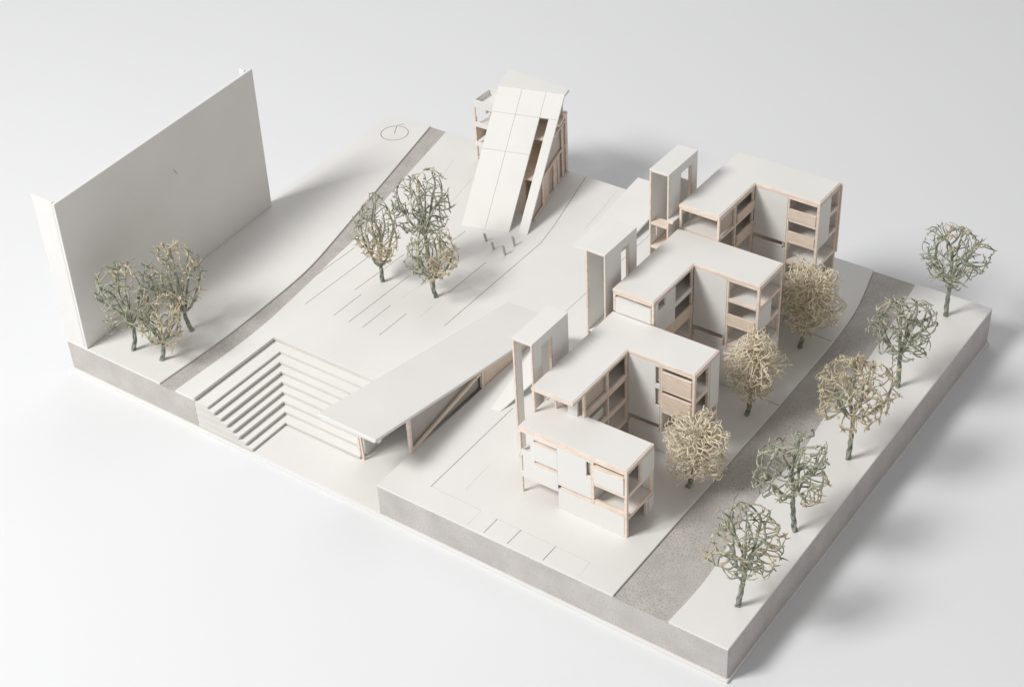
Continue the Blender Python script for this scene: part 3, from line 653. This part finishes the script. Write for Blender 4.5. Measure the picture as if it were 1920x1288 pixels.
def wire_tree(label, seed, foot, c, rh, rz, tan, natt=300, group=None, open_=1.0, tipr=0.0085):
    rng = np.random.default_rng(seed)
    x, y = foot; z = gz(x, y)
    root = thing('tree', label, 'tree', (x, y, z), group)
    c = np.array(c)
    base_z = max(0.22, c[2] - rz * 0.98)
    top = np.array([c[0] * .8, c[1] * .8, base_z])
    twisted_trunk(rng, (0, 0, -0.004), top, 0.034, STEM, root)
    # attractors: mostly on the shell, clumped
    n1 = int(natt * .70)
    natt = int(natt * 1.45)
    n1 = int(natt * .70)
    v = rng.normal(0, 1, (natt, 3)); v /= np.linalg.norm(v, axis=1)[:, None]
    lump = 1 + .13 * np.sin(v[:, 0] * 3.1 + seed) * np.cos(v[:, 1] * 2.7 + seed * 1.7) + .08 * np.sin(v[:, 2] * 5 + seed)
    rr = np.where(np.arange(natt) < n1, rng.uniform(.86, 1.0, natt), rng.uniform(.25, .9, natt)) * lump
    att = c + v * rr[:, None] * np.array([rh, rh, rz])
    att = att[att[:, 2] > base_z - .02]
    st_ = [(top, -1)]; k = rng.integers(7, 10)
    for i in range(k):      # main ribs leave the trunk and bow outwards
        a = 2 * np.pi * i / k + rng.normal(0, .25); sp = rng.uniform(.35, 1.0) if i % 3 else .15
        p = top.copy(); pi_ = 0; m_ = rng.integers(4, 7)
        for q in range(m_):
            tt = (q + 1) / m_
            p = top + np.array([np.cos(a) * rh * sp * .8 * tt ** .8, np.sin(a) * rh * sp * .8 * tt ** .8, rz * (.75 * tt ** (1.0 + .9 * sp))]) + rng.normal(0, .012, 3)
            st_.append((p, pi_)); pi_ = len(st_) - 1
    P, par = colonize(rng, att, st_, .05, .072, .30, 2200, rh * 1.6)
    ch, tips, Q = chains_of(P, par, tipr, 2.6, .021)
    # bridging twigs: tips bend over and touch a neighbour, which closes the basket
    tp = [t_ for t_ in tips]; extra = []
    for (p, d) in tp:
        if rng.random() < .75 * open_:
            dd = np.linalg.norm(Q - p, axis=1); cand = np.nonzero((dd > .10) & (dd < .24))[0]
            if len(cand):
                q = Q[rng.choice(cand)]; out_ = (p - c) / (np.linalg.norm(p - c) + 1e-6)
                m_ = (p + q) / 2 + out_ * .035 + rng.normal(0, .012, 3)
                t = np.linspace(0, 1, 6)[:, None]; cur = (1 - t) ** 2 * p + 2 * t * (1 - t) * m_ + t * t * q
                extra.append((cur, np.full(6, tipr * .95)))
    for i in range(14):      # long loose loops standing proud of the crown
        a = rng.uniform(0, 6.28); q0 = Q[rng.integers(len(Q) // 4, len(Q))]; out_ = (q0 - c); out_ /= np.linalg.norm(out_) + 1e-6
        t = np.linspace(0, 1, 8)[:, None]; s = np.cross(out_, rng.normal(0, 1, 3)); s /= np.linalg.norm(s)
        L_ = rng.uniform(.10, .22); cur = q0 + out_ * L_ * np.sin(t * 1.9) * .5 + s * L_ * t + rng.normal(0, .003, (8, 3))
        extra.append((cur, np.linspace(tipr, tipr * .4, 8)))
    green, dry = [], []
    for cc in ch + extra:
        mid = cc[0].mean(0) - c; f = tan(mid / np.array([rh, rh, rz])) + rng.normal(0, .22)
        (dry if (f > .5 and cc[1].max() < .018) else green).append(cc)
    # crumbs: short flat curled leaf bits
    for (p, d) in tp:
        f = tan((p - c) / np.array([rh, rh, rz])); m_ = int(2 + 4.5 * max(0, f)) if rng.random() < .6 + .5 * max(0, f) else 0
        for q in range(m_):
            dv = d / (np.linalg.norm(d) + 1e-6) + rng.normal(0, .8, 3); dv /= np.linalg.norm(dv); L_ = rng.uniform(.03, .08)
            bend = rng.normal(0, .35, 3)
            t = np.linspace(0, 1, 4)[:, None]; cur = p + dv * L_ * t + bend * L_ * t * t
            (dry if rng.random() < .30 + f else green).append((cur, np.array([.6, 1.15, .8, .1]) * .0095))
    mesh_obj('crown', green, SAGE, root, 5)
    if dry: mesh_obj('dry_twigs', dry, TAN, root, 5)
    return root
def moss_tree(label, seed, foot, c, rh, rz, group=None):
    rng = np.random.default_rng(seed); x, y = foot; z = gz(x, y)
    root = thing('tree', label, 'tree', (x, y, z), group); c = np.array(c)
    base_z = max(.18, c[2] - rz * .95); top = np.array([c[0] * .7, c[1] * .7, base_z + .06])
    twisted_trunk(rng, (0, 0, -0.004), top, .034, STEM, root)
    natt = 3600; v = rng.normal(0, 1, (natt, 3)); v /= np.linalg.norm(v, axis=1)[:, None]
    lump = 1 + .16 * np.sin(v[:, 0] * 4 + seed) * np.cos(v[:, 1] * 3.7 + seed) + .11 * np.sin(v[:, 2] * 6 + seed * 2) + .06 * np.sin(v[:, 0] * 11 + v[:, 2] * 9)
    rr = rng.uniform(0, 1, natt) ** .42 * lump
    att = c + v * rr[:, None] * np.array([rh, rh, rz]); att = att[att[:, 2] > base_z]
    P, par = colonize(rng, att, [(top, -1), (top + (c - top) * .3, 0), (top + (c - top) * .6, 1), (c + np.array([0, 0, rz * .3]), 2)], .036, .044, .55, 8000, rh * 2)
    ch, tips, Q = chains_of(P, par, .0086, 3.1, .017)
    ex = []
    for (p, d) in tips:
        dd = np.linalg.norm(Q - p, axis=1); cand = np.nonzero((dd > .05) & (dd < .11))[0]
        if len(cand) and rng.random() < .55:          # curl back and join: gives the spongy cells
            q = Q[rng.choice(cand)]; out_ = (p - c) / (np.linalg.norm(p - c) + 1e-6); m_ = (p + q) / 2 + out_ * .03 + rng.normal(0, .008, 3)
            t = np.linspace(0, 1, 5)[:, None]; ex.append(((1 - t) ** 2 * p + 2 * t * (1 - t) * m_ + t * t * q, np.full(5, .007))); continue
        for q in range(2 if rng.random() < .8 else 1):
            dv = d / (np.linalg.norm(d) + 1e-6) + rng.normal(0, .65, 3); dv /= np.linalg.norm(dv); L_ = rng.uniform(.03, .055); bd = rng.normal(0, .5, 3)
            t = np.linspace(0, 1, 4)[:, None]; ex.append((p + dv * L_ * t + bd * L_ * t * t, np.array([.0078, .0075, .006, .0025])))
    o = mesh_obj('crown', ch + ex, MOSS, root, 4)
    return root
TR = {'l1': ((1.115, 0.380), (0.072, 0.055, 1.05), 0.50, 0.60), 'l2': ((1.689, 0.432), (0.075, 0.058, 0.78), 0.42, 0.44), 'l3': ((1.561, 1.241), (-0.063, -0.048, 1.03), 0.44, 0.68),
      'm1': ((3.322, 3.903), (0.003, 0.002, 0.979), 0.36, 0.70), 'm2': ((4.357, 4.012), (-0.017, -0.013, 0.80), 0.44, 0.46), 'm3': ((3.789, 4.579), (-0.026, -0.020, 1.25), 0.48, 0.57),
      'b1': ((10.073, 2.293), (0.085, 0.065, 0.741), 0.44, 0.49), 'b2': ((10.016, 4.062), (0.053, 0.041, 0.906), 0.42, 0.58), 'b3': ((9.933, 5.880), (0.061, 0.046, 0.882), 0.46, 0.63),
      'r1': ((11.736, 0.707), (0.063, 0.048, 1.099), 0.46, 0.54), 'r2': ((11.714, 2.300), (-0.058, -0.044, 1.098), 0.52, 0.50), 'r3': ((11.671, 3.976), (0.009, 0.007, 1.209), 0.57, 0.50),
      'r4': ((11.578, 5.795), (-0.025, -0.019, 1.100), 0.48, 0.50), 'r5': ((11.464, 7.775), (0.004, 0.003, 1.139), 0.56, 0.48)}
GL, GM, GB, GR = 'wire trees by the tall screen wall', 'wire trees on the plaza', 'bushy cream trees along the apartment blocks', 'wire trees in a row on the right pavement'
wire_tree('sage green wire tree nearest the tall screen wall, leftmost of three', 11, *TR['l1'], tan=lambda p: .75 * (p[2] > .75) + .6 * (p[2] < -.6 and p[0] < -.1), natt=230, group=GL)
wire_tree('small low wire tree with tan tufts, front one of the three by the screen wall', 12, *TR['l2'], tan=lambda p: .45 + .3 * (p[0] > 0), natt=190, group=GL)
wire_tree('tall wire tree with tan clumps, rightmost of the three by the screen wall', 13, *TR['l3'], tan=lambda p: .30 + .45 * (p[2] > .55) + .2 * (p[0] > .4), natt=240, group=GL)
wire_tree('slim egg shaped wire tree on the plaza, green above and tan below', 21, *TR['m1'], tan=lambda p: .85 * (p[2] < -.1) + .1, natt=300, group=GM)
wire_tree('wire tree on the plaza with a dense tan tuft on the right of its crown', 22, *TR['m2'], tan=lambda p: .9 * (p[0] + p[1] * .5 > .15) * (p[2] < .5) + .25, natt=330, group=GM)
wire_tree('tallest wire tree on the plaza, wide open green crown behind the other two', 23, *TR['m3'], tan=lambda p: .25 * (p[2] > .7), natt=300, group=GM)
moss_tree('bushy cream tree beside the front apartment block', 31, *TR['b1'], group=GB)
moss_tree('bushy cream tree beside the second apartment block, middle one of three', 32, *TR['b2'], group=GB)
moss_tree('bushy cream tree beside the rear blocks, farthest and largest of the cream trees', 33, *TR['b3'], group=GB)
wire_tree('wire tree nearest the front right corner of the base', 41, *TR['r1'], tan=lambda p: .35 * (abs(p[2]) < .4) + .12, natt=300, group=GR, tipr=.0095)
wire_tree('green wire tree, second from the front in the right hand row', 42, *TR['r2'], tan=lambda p: .8 * (p[0] > .4 and p[2] < -.2) + .05, natt=320, group=GR, tipr=.0095)
wire_tree('wire tree covered in tan curls, third in the right hand row', 43, *TR['r3'], tan=lambda p: .78, natt=320, group=GR, tipr=.009)
wire_tree('dense dark green wire tree, fourth in the right hand row', 44, *TR['r4'], tan=lambda p: .2 * (p[2] > .2), natt=330, group=GR, tipr=.0095)
wire_tree('wide green wire tree at the far right corner of the base', 45, *TR['r5'], tan=lambda p: .55 * (p[2] > .65) + .03, natt=300, group=GR, tipr=.009)
